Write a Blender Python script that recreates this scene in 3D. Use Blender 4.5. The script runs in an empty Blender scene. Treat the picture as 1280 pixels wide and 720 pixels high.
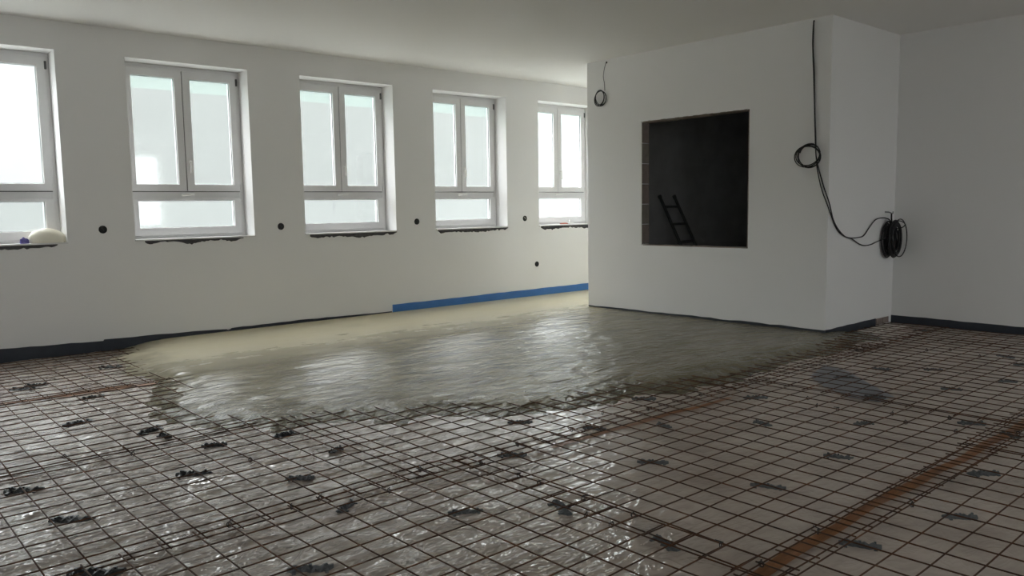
import bpy, bmesh, math, random
import numpy as np
from mathutils import Vector, Matrix
random.seed(7); rng = np.random.default_rng(7)
scene = bpy.context.scene
COL = scene.collection

# ------------------------------------------------------------------ camera
EYE = 1.36
PITCH, ROLL, YAW, FPX = 0.1006, -0.01578, 0.85014, 994.26
cy, sy, cp, sp = math.cos(YAW), math.sin(YAW), math.cos(PITCH), math.sin(PITCH)
F = Vector((cy*cp, sy*cp, -sp)); R0 = Vector((sy, -cy, 0)); U0 = R0.cross(F)
cr, sr = math.cos(ROLL), math.sin(ROLL)
RV = R0*cr + U0*sr; UV = U0*cr - R0*sr
cam = bpy.data.cameras.new('camera'); camo = bpy.data.objects.new('camera', cam); COL.objects.link(camo)
cam.sensor_width = 36.0; cam.lens = FPX/1280*36.0; cam.clip_start = 0.05; cam.clip_end = 300
camo.matrix_world = Matrix(((RV.x, UV.x, -F.x, 0), (RV.y, UV.y, -F.y, 0), (RV.z, UV.z, -F.z, EYE), (0, 0, 0, 1)))
scene.camera = camo

def ground(px, py, z=0.0):
    d = F + RV*((px-640)/FPX) - UV*((py-360)/FPX)
    t = (z-EYE)/d.z
    return d.x*t, d.y*t

# ------------------------------------------------------------------ world, exposure
ZENITH = 25.0        # overcast sky, three times brighter overhead than at the horizon
world = bpy.data.worlds.new('overcast_sky'); scene.world = world; world.use_nodes = True
wn = world.node_tree; bgn = wn.nodes['Background']
bgn.inputs[0].default_value = (0.945, 0.96, 1.0, 1)
_tc = wn.nodes.new('ShaderNodeTexCoord'); _sx = wn.nodes.new('ShaderNodeSeparateXYZ'); wn.links.new(_tc.outputs['Generated'], _sx.inputs[0])
_mx = wn.nodes.new('ShaderNodeMath'); _mx.operation = 'MAXIMUM'; _mx.inputs[1].default_value = 0.0; wn.links.new(_sx.outputs[2], _mx.inputs[0])
_ma = wn.nodes.new('ShaderNodeMath'); _ma.operation = 'MULTIPLY_ADD'; _ma.inputs[1].default_value = ZENITH*2/3; _ma.inputs[2].default_value = ZENITH/3
wn.links.new(_mx.outputs[0], _ma.inputs[0]); wn.links.new(_ma.outputs[0], bgn.inputs[1])
vs = scene.view_settings
vs.view_transform = 'Standard'; vs.look = 'None'; vs.exposure = 0.0; vs.gamma = 1.0; vs.use_curve_mapping = False
scene.cycles.diffuse_bounces = 8; scene.cycles.max_bounces = 14; scene.cycles.transparent_max_bounces = 16

# ------------------------------------------------------------------ dimensions (metres)
YW = 8.962          # inner face of the window wall
H = 3.254           # ceiling
ZS, ZT = 1.083, 2.976
WIN_W, PITCH_W, X_W2 = 1.312, 1.957, 2.579
XB, YL, YS, XE = 7.935, 7.449, 4.051, 9.524
Y0, Y1, Z0, Z1 = 6.511, 5.0, 0.870, 2.396
XMIN, YMIN, XMAX = -7.0, -4.5, 13.0
FLOOR = -0.085

# ------------------------------------------------------------------ materials
def nodes_of(m):
    m.use_nodes = True; nt = m.node_tree; nt.nodes.clear(); return nt
class NT:
    def __init__(s, name):
        s.m = bpy.data.materials.new(name); s.t = nodes_of(s.m)
        s.out = s.n('ShaderNodeOutputMaterial')
        g = s.n('ShaderNodeNewGeometry'); s.pos = g.outputs['Position']
    def n(s, typ, **k):
        nd = s.t.nodes.new(typ)
        for a, b in k.items(): setattr(nd, a, b)
        return nd
    def link(s, a, b): s.t.links.new(a, b)
    def mapped(s, scale=(1, 1, 1), rot=(0, 0, 0), src=None):
        mp = s.n('ShaderNodeMapping'); mp.inputs['Scale'].default_value = scale; mp.inputs['Rotation'].default_value = rot
        s.link(src or s.pos, mp.inputs['Vector']); return mp.outputs[0]
    def noise(s, scale, detail=4, rough=0.55, vec=None, dist=0.0):
        nd = s.n('ShaderNodeTexNoise'); nd.inputs['Scale'].default_value = scale
        nd.inputs['Detail'].default_value = detail; nd.inputs['Roughness'].default_value = rough
        nd.inputs['Distortion'].default_value = dist
        s.link(vec or s.pos, nd.inputs['Vector']); return nd.outputs['Fac']
    def ramp(s, fac, stops):
        r = s.n('ShaderNodeValToRGB'); e = r.color_ramp.elements
        while len(e) < len(stops): e.new(0.5)
        for q, (p, c) in zip(e, stops):
            q.position = p; q.color = tuple(c) + (1,) if not isinstance(c, (int, float)) else (c, c, c, 1)
        s.link(fac, r.inputs[0]); return r.outputs[0]
    def math(s, op, a, b=None, c=None):
        nd = s.n('ShaderNodeMath', operation=op)
        for i, q in enumerate((a, b, c)):
            if q is None: continue
            if isinstance(q, (int, float)): nd.inputs[i].default_value = q
            else: s.link(q, nd.inputs[i])
        return nd.outputs[0]
    def maprange(s, v, a, b, c=0, d=1):
        nd = s.n('ShaderNodeMapRange'); nd.interpolation_type = 'SMOOTHSTEP'
        for i, q in enumerate((a, b, c, d)): nd.inputs[1+i].default_value = q
        s.link(v, nd.inputs[0]); return nd.outputs[0]
    def mix(s, fac, a, b):
        nd = s.n('ShaderNodeMix', data_type='RGBA')
        for sock, q in ((nd.inputs[0], fac), (nd.inputs[6], a), (nd.inputs[7], b)):
            if isinstance(q, (int, float)): sock.default_value = q
            elif isinstance(q, tuple): sock.default_value = q + (1,)
            else: s.link(q, sock)
        return nd.outputs[2]
    def xyz(s):
        nd = s.n('ShaderNodeSeparateXYZ'); s.link(s.pos, nd.inputs[0]); return nd.outputs
    def bump(s, h, strength=0.3, dist=0.01, normal=None):
        nd = s.n('ShaderNodeBump'); nd.inputs['Distance'].default_value = dist
        if isinstance(strength, (int, float)): nd.inputs['Strength'].default_value = strength
        else: s.link(strength, nd.inputs['Strength'])
        s.link(h, nd.inputs['Height'])
        if normal is not None: s.link(normal, nd.inputs['Normal'])
        return nd.outputs[0]
    def bsdf(s, color, rough=0.6, spec=0.5, metal=0.0, normal=None, **k):
        p = s.n('ShaderNodeBsdfPrincipled')
        for sock, q in ((p.inputs['Base Color'], color), (p.inputs['Roughness'], rough), (p.inputs['Metallic'], metal), (p.inputs['Specular IOR Level'], spec)):
            if isinstance(q, (int, float)): sock.default_value = q
            elif isinstance(q, tuple): sock.default_value = q + (1,)
            else: s.link(q, sock)
        if normal is not None: s.link(normal, p.inputs['Normal'])
        s.link(p.outputs[0], s.out.inputs[0]); return s.m

def m_plaster(name, c, amt=0.03):
    t = NT(name)
    f = t.noise(1.1, 5, 0.6)
    c2 = tuple(max(0, q-amt) for q in c)
    col = t.mix(f, c2, c)
    nrm = t.bump(t.noise(60, 4, 0.6), 0.12, 0.004)
    return t.bsdf(col, 0.85, 0.25, normal=nrm)
def m_plain(name, c, rough=0.5, var=0.15, scale=20, spec=0.5, bumpy=0.0, metal=0.0):
    t = NT(name)
    col = t.mix(t.noise(scale, 4), tuple(q*(1-var) for q in c), tuple(min(1, q*(1+var)) for q in c))
    nrm = t.bump(t.noise(scale*3, 4), bumpy, 0.004) if bumpy else None
    return t.bsdf(col, rough, spec, metal, nrm)

M = {}
M['wall'] = m_plaster('white_wall_paint', (0.85, 0.842, 0.832))
M['ceiling'] = m_plaster('ceiling_paint', (0.86, 0.85, 0.83))
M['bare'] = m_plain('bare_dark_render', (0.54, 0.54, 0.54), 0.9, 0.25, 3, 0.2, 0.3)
M['pvc'] = m_plain('white_window_plastic', (0.74, 0.73, 0.73), 0.35, 0.03, 4)
M['gasket'] = m_plain('dark_gasket', (0.10, 0.10, 0.10), 0.7)
M['sill'] = m_plain('pale_sill', (0.70, 0.69, 0.68), 0.6, 0.08, 8)
M['mortar'] = m_plain('dark_mortar', (0.085, 0.082, 0.085), 0.95, 0.5, 25, 0.2, 0.6)
M['brick'] = m_plain('brown_brick', (0.26, 0.21, 0.185), 0.9, 0.3, 14, 0.2, 0.5)
M['brick_grey'] = m_plain('grey_brick', (0.25, 0.22, 0.19), 0.9, 0.3, 14, 0.2, 0.5)
M['slab'] = m_plain('insulation_board', (0.30, 0.29, 0.28), 0.9, 0.1, 6)
M['earth'] = m_plain('outside_ground', (0.25, 0.25, 0.235), 0.9, 0.2, 0.4)
M['horizon_screen'] = m_plaster('horizon_screen_render', (0.140, 0.147, 0.142), 0.012)
M['strip'] = m_plain('navy_foam_strip', (0.030, 0.036, 0.048), 0.6, 0.3, 12, 0.4)
M['blue'] = m_plain('blue_foam_strip', (0.04, 0.17, 0.46), 0.45, 0.2, 6, 0.5, 0.2)
M['cable'] = m_plain('black_cable', (0.014, 0.014, 0.015), 0.45, 0.2, 40)
M['hole'] = m_plain('socket_black', (0.012, 0.012, 0.012), 0.7)
M['metal'] = m_plain('hook_steel', (0.35, 0.34, 0.33), 0.4, metal=0.8)
M['spacer'] = m_plain('grey_spacer', (0.098, 0.103, 0.106), 0.65, 0.35, 30, 0.4, 0.3)
M['spacer_dark'] = m_plain('wet_dark_spacer', (0.022, 0.023, 0.025), 0.4, 0.35, 30, 0.5, 0.3)
M['tie'] = m_plain('tie_wire', (0.03, 0.022, 0.02), 0.6)
M['bag'] = m_plain('cream_bag', (0.78, 0.74, 0.62), 0.5, 0.06, 9, 0.4, 0.3)
M['cloth'] = m_plain('violet_cloth', (0.10, 0.085, 0.27), 0.8, 0.3, 30)
M['white'] = m_plain('white_plastic', (0.75, 0.74, 0.72), 0.4, 0.05)
M['orange'] = m_plain('orange_grip', (0.45, 0.10, 0.04), 0.5, 0.1)
M['ladder'] = m_plain('dark_ladder', (0.11, 0.11, 0.11), 0.6)
M['offcut'] = m_plain('pale_offcut', (0.58, 0.54, 0.49), 0.9, 0.15, 14, 0.2, 0.3)
M['patch'] = m_plain('blue_grey_foil', (0.17, 0.18, 0.20), 0.35, 0.15, 8)

def m_rust():
    t = NT('rusty_steel')
    col = t.ramp(t.noise(9, 5, 0.65), [(0.3, (0.038, 0.021, 0.014)), (0.55, (0.085, 0.038, 0.019)), (0.75, (0.17, 0.070, 0.028))])
    return t.bsdf(col, 0.75, 0.3, normal=t.bump(t.noise(160, 3), 0.4, 0.002))
M['rust'] = m_rust()
def m_tape():
    t = NT('rust_stained_tape')
    col = t.ramp(t.noise(5, 5, 0.7, t.mapped((1, 5, 1))), [(0.3, (0.16, 0.064, 0.023)), (0.6, (0.31, 0.125, 0.040)), (0.8, (0.30, 0.17, 0.085))])
    return t.bsdf(col, 0.4, 0.4, normal=t.bump(t.noise(30, 4), 0.4, 0.004))
M['tape'] = m_tape()
def m_foil():
    t = NT('wrinkled_clear_foil')
    x, y, z = t.xyz()
    # wrinkling is crisp toward the near corner of the window wall, calmer by the end wall
    wr = t.maprange(t.math('ADD', t.math('MULTIPLY', x, 0.8), t.math('MULTIPLY', y, -0.30)), -0.2, 2.0, 1.0, 0.16)
    base = t.ramp(t.noise(2.2, 6, 0.65), [(0.28, (0.36, 0.295, 0.25)), (0.5, (0.52, 0.435, 0.375)), (0.75, (0.62, 0.535, 0.47))])
    rust = t.ramp(t.noise(0.9, 5, 0.6, t.mapped((1, 2.2, 1))), [(0.55, 0), (0.75, 0.4)])
    lap = t.maprange(t.math('ABSOLUTE', t.math('SUBTRACT', y, 3.40)), 0.08, 0.34, 1.0, 0.0)
    lap = t.math('MULTIPLY', t.math('MULTIPLY', lap, t.maprange(x, 3.0, 4.6, 1.0, 0.0)), t.ramp(t.noise(2.6, 5, 0.7), [(0.36, 0), (0.56, 0.9)]))
    col = t.mix(t.math('MAXIMUM', rust, lap), base, (0.25, 0.145, 0.085))
    # folds: stretched smooth billows plus sparse sharp creases, on the film's own glossy skin
    n1 = t.noise(5.0, 1, 0.4, t.mapped((1, 2.6, 1), (0, 0, 0.35)), 0.9)
    n2 = t.noise(8.5, 1.5, 0.45, t.mapped((1, 2.4, 1), (0, 0, -0.75)), 1.4)
    n3 = t.noise(3.0, 2, 0.5, t.mapped((1, 1.5, 1), (0, 0, 1.1)), 1.8)
    crease = t.math('POWER', t.math('SUBTRACT', 1.0, t.math('MULTIPLY', t.math('ABSOLUTE', t.math('SUBTRACT', n3, 0.5)), 2.0)), 14.0)
    h = t.math('ADD', t.math('ADD', n1, t.math('MULTIPLY', n2, 0.5)), t.math('MULTIPLY', crease, 0.22))
    nrm = t.bump(h, wr, 0.055)
    col = t.mix(t.math('MULTIPLY', wr, 0.65), col, (0.26, 0.205, 0.165))
    m = t.bsdf(col, 0.5, 0.3)
    p = [n for n in m.node_tree.nodes if n.type == 'BSDF_PRINCIPLED'][0]
    p.inputs['Coat Weight'].default_value = 1.0; p.inputs['Coat IOR'].default_value = 1.75
    t.link(t.math('ADD', t.ramp(t.noise(3.1, 4), [(0.3, 0.02), (0.7, 0.07)]), t.maprange(x, 1.7, 3.4, 0.0, 0.16)), p.inputs['Coat Roughness']); t.link(nrm, p.inputs['Coat Normal'])
    return m
M['foil'] = m_foil()
def m_screed():
    t = NT('wet_cement_screed')
    x, y, z = t.xyz()
    # trowelled smooth toward the window wall, freshly poured and ragged toward the open mesh
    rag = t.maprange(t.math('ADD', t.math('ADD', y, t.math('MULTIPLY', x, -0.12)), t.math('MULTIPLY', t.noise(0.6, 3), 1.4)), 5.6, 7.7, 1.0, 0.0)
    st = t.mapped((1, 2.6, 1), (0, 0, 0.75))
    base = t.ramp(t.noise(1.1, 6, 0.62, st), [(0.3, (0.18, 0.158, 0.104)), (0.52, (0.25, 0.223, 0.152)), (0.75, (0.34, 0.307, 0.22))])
    dry_lit = t.maprange(y, 6.6, 8.2, 0.0, 1.0)  # paler drier cement by the windows, their light pools put into the colour
    col = t.mix(dry_lit, base, (0.68, 0.615, 0.44))
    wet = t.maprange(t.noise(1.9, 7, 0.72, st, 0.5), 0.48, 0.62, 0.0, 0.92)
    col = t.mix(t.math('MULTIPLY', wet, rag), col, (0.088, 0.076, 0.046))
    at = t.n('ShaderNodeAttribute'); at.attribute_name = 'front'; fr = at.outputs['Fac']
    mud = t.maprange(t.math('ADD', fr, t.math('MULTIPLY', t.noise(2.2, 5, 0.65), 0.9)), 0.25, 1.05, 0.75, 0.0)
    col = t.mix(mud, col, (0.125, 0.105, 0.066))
    soak_falloff = t.math('MULTIPLY', t.maprange(x, 3.6, 6.0, 0.0, 0.75), t.maprange(y, 5.0, 7.2, 1.0, 0.0))  # wet olive to the right, with light falloff painted into the colour
    col = t.mix(soak_falloff, col, (0.155, 0.135, 0.085))
    h = t.math('ADD', t.math('MULTIPLY', t.noise(3.0, 4, 0.58, st, 0.7), 1.0), t.math('MULTIPLY', t.noise(17, 3, 0.6, st), 0.16))
    nrm = t.bump(h, t.math('MULTIPLY_ADD', rag, 0.97, 0.015), 0.045)
    rough = t.ramp(t.noise(2.0, 4, 0.6, st), [(0.35, 0.09), (0.65, 0.23)])
    rough = t.math('ADD', rough, t.math('MULTIPLY', dry_lit, 0.22))
    return t.bsdf(col, rough, 0.42, normal=nrm)
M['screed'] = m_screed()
def m_glass(name, tint, gloss=0.06):
    t = NT(name)
    tr = t.n('ShaderNodeBsdfTransparent'); tr.inputs[0].default_value = tint + (1,)
    gl = t.n('ShaderNodeBsdfGlossy'); gl.inputs['Roughness'].default_value = 0.05
    nz = t.noise(3, 2); mxf = t.math('MULTIPLY_ADD', nz, 0.02, gloss)
    mx = t.n('ShaderNodeMixShader'); t.link(mxf, mx.inputs[0]); t.link(tr.outputs[0], mx.inputs[1]); t.link(gl.outputs[0], mx.inputs[2])
    t.link(mx.outputs[0], t.out.inputs[0]); return t.m
def m_film(name, tr_c, tl_c, f):
    t = NT(name)
    nz = t.noise(1.6, 4, 0.6)
    tr = t.n('ShaderNodeBsdfTransparent'); t.link(t.mix(nz, tuple(q*0.93 for q in tr_c), tr_c), tr.inputs[0])
    tl = t.n('ShaderNodeBsdfTranslucent'); tl.inputs[0].default_value = tl_c + (1,)
    mx = t.n('ShaderNodeMixShader'); mx.inputs[0].default_value = f
    t.link(tr.outputs[0], mx.inputs[1]); t.link(tl.outputs[0], mx.inputs[2])
    t.link(mx.outputs[0], t.out.inputs[0]); return t.m
M['glass'] = m_glass('window_glass', (0.95, 0.97, 0.96))
M['film'] = m_film('milky_protective_film', (0.665, 0.655, 0.65), (0.13, 0.133, 0.132), 0.12)
M['film_band'] = m_film('greenish_film_band', (0.80, 0.91, 0.87), (0.80, 0.91, 0.87), 0.1)
M['film_thin'] = m_film('thin_clear_film', (0.95, 0.96, 0.955), (0.3, 0.31, 0.305), 0.06)
M['film_light'] = m_film('thin_milky_film', (0.715, 0.71, 0.705), (0.145, 0.148, 0.147), 0.12)

# ------------------------------------------------------------------ mesh helpers
def link(o, parent=None):
    COL.objects.link(o)
    if parent is not None: o.parent = parent
    return o
def mesh_obj(name, verts, faces, mat, parent=None, smooth=False):
    me = bpy.data.meshes.new(name); me.from_pydata(verts, [], faces); me.update()
    if mat is not None: me.materials.append(mat)
    if smooth: me.polygons.foreach_set('use_smooth', [True]*len(me.polygons))
    return link(bpy.data.objects.new(name, me), parent)
def tag(o, label=None, cat=None, group=None, kind=None):
    if label: o['label'] = label
    if cat: o['category'] = cat
    if group: o['group'] = group
    if kind: o['kind'] = kind
    return o
def empty(name, loc=(0, 0, 0), rz=0.0):
    o = bpy.data.objects.new(name, None); o.location = loc; o.rotation_euler = (0, 0, rz); o.empty_display_size = 0.1
    return link(o)
class MB:
    def __init__(s): s.v = []; s.f = []
    def box(s, a, b):
        x0, y0, z0 = a; x1, y1, z1 = b; i = len(s.v)
        s.v += [(x0, y0, z0), (x1, y0, z0), (x1, y1, z0), (x0, y1, z0), (x0, y0, z1), (x1, y0, z1), (x1, y1, z1), (x0, y1, z1)]
        s.f += [tuple(i+k for k in q) for q in ((3, 2, 1, 0), (4, 5, 6, 7), (0, 1, 5, 4), (1, 2, 6, 5), (2, 3, 7, 6), (3, 0, 4, 7))]
        return s
    def tube(s, pts, r, n=6, closed=False):
        pts = [Vector(p) for p in pts]; i0 = len(s.v); m = len(pts)
        rad = r if isinstance(r, (list, tuple)) else [r]*m
        up = Vector((0.13, 0.21, 0.97))
        for k, p in enumerate(pts):
            if closed: d = pts[(k+1) % m]-pts[k-1]
            else: d = pts[min(k+1, m-1)]-pts[max(k-1, 0)]
            d.normalize(); a = d.cross(up)
            if a.length < 0.05: a = d.cross(Vector((1, 0, 0)))
            a.normalize(); b = d.cross(a)
            for j in range(n):
                t = 2*math.pi*j/n
                s.v.append(tuple(p+(a*math.cos(t)+b*math.sin(t))*rad[k]))
        for k in range(m if closed else m-1):
            k2 = (k+1) % m
            for j in range(n):
                j2 = (j+1) % n
                s.f.append((i0+k*n+j, i0+k*n+j2, i0+k2*n+j2, i0+k2*n+j))
        if not closed:
            s.f.append(tuple(i0+j for j in range(n))[::-1]); s.f.append(tuple(i0+(m-1)*n+j for j in range(n)))
        return s
    def build(s, name, mat, parent=None, smooth=False):
        return mesh_obj(name, s.v, s.f, mat, parent, smooth)
def bevel(o, w=0.006, seg=2):
    md = o.modifiers.new('bevel', 'BEVEL'); md.width = w; md.segments = seg; md.limit_method = 'ANGLE'
    return o
def box(name, a, b, mat, parent=None, bev=0.0):
    o = MB().box(a, b).build(name, mat, parent)
    if bev: bevel(o, bev)
    return o
def struct(o): o['kind'] = 'structure'; return o
def smooth_path(pts, n=8):
    P = [Vector(p) for p in pts]; out = []
    for i in range(len(P)-1):
        p0, p1, p2, p3 = P[max(i-1, 0)], P[i], P[i+1], P[min(i+2, len(P)-1)]
        for k in range(n):
            t = k/n
            out.append(0.5*((2*p1)+(p2-p0)*t+(2*p0-5*p1+4*p2-p3)*t*t+(3*p1-p0-3*p2+p3)*t**3))
    out.append(P[-1]); return out

# value noise on numpy arrays
def vnoise(x, y, seed=0):
    xi = np.floor(x).astype(np.int64); yi = np.floor(y).astype(np.int64)
    fx = x-xi; fy = y-yi; fx = fx*fx*(3-2*fx); fy = fy*fy*(3-2*fy)
    def h(a, b):
        n = (a*374761393 + b*668265263 + seed*1442695041) & 0x7fffffff
        n = ((n ^ (n >> 13))*1274126177) & 0x7fffffff
        n = n ^ (n >> 16)
        return (n & 0xffff)/65535.0
    a = h(xi, yi); b = h(xi+1, yi); c = h(xi, yi+1); d = h(xi+1, yi+1)
    return (a*(1-fx)+b*fx)*(1-fy)+(c*(1-fx)+d*fx)*fy
def fbm(x, y, seed=0, oct=4, gain=0.5):
    s = 0; a = 1; tot = 0
    for k in range(oct):
        s = s+a*vnoise(x*2**k, y*2**k, seed+k); tot += a; a *= gain
    return s/tot

# ------------------------------------------------------------------ room shell
struct(box('floor', (XMIN-0.4, YMIN-0.4, -0.30), (XMAX+0.4, YW+0.45, FLOOR), M['slab']))
struct(box('ceiling', (XMIN-0.4, YMIN-0.4, H), (XMAX+0.4, YW+0.45, H+0.25), M['ceiling']))
struct(box('ground', (-70, -70, -0.9), (80, 80, -0.55), M['earth']))
# added screen across the yard, dims the horizon behind the milky window film
struct(box('added_horizon_screen', (-25, 20.0, -0.6), (45, 28.0, 5.2), M['horizon_screen']))

win_x = [X_W2+(k-1)*PITCH_W for k in range(-3, 6)]        # left edges, seen ones are k = 0..4
wall = MB(); zb = -0.2
edges = [XMIN-0.4]
for x in win_x: edges += [x, x+WIN_W]
edges.append(XMAX+0.4)
TH = 0.42
for i in range(0, len(edges), 2): wall.box((edges[i], YW, zb), (edges[i+1], YW+TH, H+0.05))
for x in win_x:
    wall.box((x, YW, zb), (x+WIN_W, YW+TH, ZS-0.012)); wall.box((x, YW, ZT), (x+WIN_W, YW+TH, H+0.05))
struct(wall.build('wall_left', M['wall']))
# rear wall behind the camera with windows added to fill the room light, and the wall opposite the box
rear_w = [(-5.2, -3.9), (-0.8, 0.4), (5.6, 7.4)]
RZ0, RZ1 = 1.0, 2.95
rw = MB(); e2 = [XMIN-0.4]
for a, b in rear_w: e2 += [a, b]
e2.append(XE+0.1)
for i in range(0, len(e2), 2): rw.box((e2[i], YMIN-0.35, zb), (e2[i+1], YMIN, H+0.05))
for a, b in rear_w: rw.box((a, YMIN-0.35, zb), (b, YMIN, RZ0)); rw.box((a, YMIN-0.35, RZ1), (b, YMIN, H+0.05))
struct(rw.build('wall_rear', M['wall']))
struct(box('wall_near', (XMIN-0.4, YMIN-0.3, zb), (XMIN, YW+0.1, H+0.05), M['wall']))
struct(box('wall_end', (XE, YMIN-0.35, zb), (XE+0.2, YS+0.02, H+0.05), M['wall']))
struct(box('wall_passage', (XMAX, YL-0.2, zb), (XMAX+0.25, YW+0.1, H+0.05), M['wall']))
# the built-out store: front wall with the square opening, two flanks, dark inside
BT = 0.14
def two_face(name, boxes, inner_axis):
    mb = MB()
    for a, b in boxes: mb.box(a, b)
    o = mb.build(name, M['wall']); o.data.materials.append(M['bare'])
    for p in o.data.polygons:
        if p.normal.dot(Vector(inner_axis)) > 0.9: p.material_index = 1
    return struct(o)
wf = two_face('wall_front', [((XB, YS, zb), (XB+BT, Y1-0.012, H+0.02)), ((XB, Y0+0.012, zb), (XB+BT, YL, H+0.02)),
        ((XB, Y1-0.012, zb), (XB+BT, Y0+0.012, Z0-0.012)), ((XB, Y1-0.012, Z1+0.014), (XB+BT, Y0+0.012, H+0.02))], (1, 0, 0))
ws = two_face('wall_side', [((XB+BT, YS, zb), (XMAX+0.1, YS+BT, H+0.02))], (0, 1, 0))
two_face('wall_flank', [((XB+BT, YL-BT, zb), (XMAX+0.1, YL, H+0.02))], (0, -1, 0))
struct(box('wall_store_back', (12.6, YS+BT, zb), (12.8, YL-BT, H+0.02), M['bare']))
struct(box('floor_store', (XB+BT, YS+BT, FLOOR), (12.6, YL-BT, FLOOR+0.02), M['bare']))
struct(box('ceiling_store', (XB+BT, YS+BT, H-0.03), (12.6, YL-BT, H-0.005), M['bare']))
# bricks in the raw jambs, lintel and ledge of the opening
def brick(a, b, k):
    o = box('brick', a, b, M['brick'] if k % 3 != 1 else M['brick_grey'], wf, 0.003); return o
nz = 6; hh = (Z1-Z0)/nz
for side in (0, 1):
    for k in range(nz):
        z0 = Z0+k*hh+0.004; z1 = Z0+(k+1)*hh-0.004; j = random.uniform(-0.003, 0.003)
        if side == 0: brick((XB+0.004, Y0+j, z0), (XB+BT-0.002, Y0+0.012, z1), k+side)
        else: brick((XB+0.004, Y1-0.012, z0), (XB+BT-0.002, Y1-j, z1), k+side)
nb = 6; bw = (Y0-Y1)/nb
for k in range(nb):
    a, b = Y1+k*bw+0.004, Y1+(k+1)*bw-0.004; dz = random.uniform(-0.006, 0.004)
    brick((XB+0.006, a, Z1-dz), (XB+BT-0.002, b, Z1+0.014), k)
    brick((XB+0.006, a, Z0-0.012), (XB+BT-0.002, b, Z0+random.uniform(-0.003, 0.001)), k+1)
# ragged plaster nibs along the cut edge above the opening
nb_m = MB(); y = Y1+0.02
while y < Y0-0.05:
    w = random.uniform(0.03, 0.09); d = random.uniform(0.004, 0.016)
    nb_m.v += [(XB-0.001, y, Z1+0.016), (XB-0.001, y+w, Z1+0.016), (XB-0.001, y+w*0.8, Z1+0.014-d), (XB-0.001, y+w*0.2, Z1+0.014-d*0.7),
               (XB+0.012, y, Z1+0.016), (XB+0.012, y+w, Z1+0.016), (XB+0.012, y+w*0.8, Z1+0.014-d), (XB+0.012, y+w*0.2, Z1+0.014-d*0.7)]
    i = len(nb_m.v)-8
    nb_m.f += [tuple(i+q for q in t) for t in ((0, 3, 2, 1), (4, 5, 6, 7), (0, 1, 5, 4), (1, 2, 6, 5), (2, 3, 7, 6), (3, 0, 4, 7))]
    y += w+random.uniform(0.02, 0.16)
pe = nb_m.build('plaster_edge', M['brick_grey'], wf)
# exposed brick low on the flank by the inside corner
for k in range(2): box('brick', (9.12+k*0.16, YS-0.012, -0.05), (9.12+k*0.16+0.15, YS+0.001, 0.022), M['brick'], ws, 0.003)

# ------------------------------------------------------------------ windows
FR = 0.26        # reveal depth
def ring(name, x0, x1, z0, z1, y0, y1, w, mat, parent, wb=None, wt=None, bev=0.006):
    wb = w if wb is None else wb; wt = w if wt is None else wt
    v = []
    for yy in (y0, y1):
        v += [(x0, yy, z0), (x1, yy, z0), (x1, yy, z1), (x0, yy, z1), (x0+w, yy, z0+wb), (x1-w, yy, z0+wb), (x1-w, yy, z1-wt), (x0+w, yy, z1-wt)]
    f = []
    for k in range(4):
        k2 = (k+1) % 4
        f += [(k, k2, 4+k2, 4+k), (8+k2, 8+k, 12+k, 12+k2), (k2, k, 8+k, 8+k2), (4+k, 4+k2, 12+k2, 12+k)]
    o = mesh_obj(name, v, f, mat, parent)
    if bev: bevel(o, bev)
    return o
def slab(name, x0, x1, z0, z1, y, t, mat, parent):
    return box(name, (x0, y, z0), (x1, y+t, z1), mat, parent)
def sheet_quad(name, x0, x1, z0, z1, y, mat, parent):
    # thin film: one skin, bowed a couple of millimetres off the glass
    xm, zm = (x0+x1)/2, (z0+z1)/2
    v = [(x0, y, z0), (xm, y+0.001, z0), (x1, y, z0), (x0, y+0.001, zm), (xm, y+0.003, zm), (x1, y+0.001, zm), (x0, y, z1), (xm, y+0.001, z1), (x1, y, z1)]
    return mesh_obj(name, v, [(0, 1, 4, 3), (1, 2, 5, 4), (3, 4, 7, 6), (4, 5, 8, 7)], mat, parent, True)
def portal(x, y, z, w, h, ry):
    li = bpy.data.lights.new('daylight_portal', 'AREA'); li.shape = 'RECTANGLE'; li.size = w; li.size_y = h
    li.cycles.is_portal = True
    o = bpy.data.objects.new('daylight_portal', li); o.location = (x, y, z); o.rotation_euler = ry; COL.objects.link(o)

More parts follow.
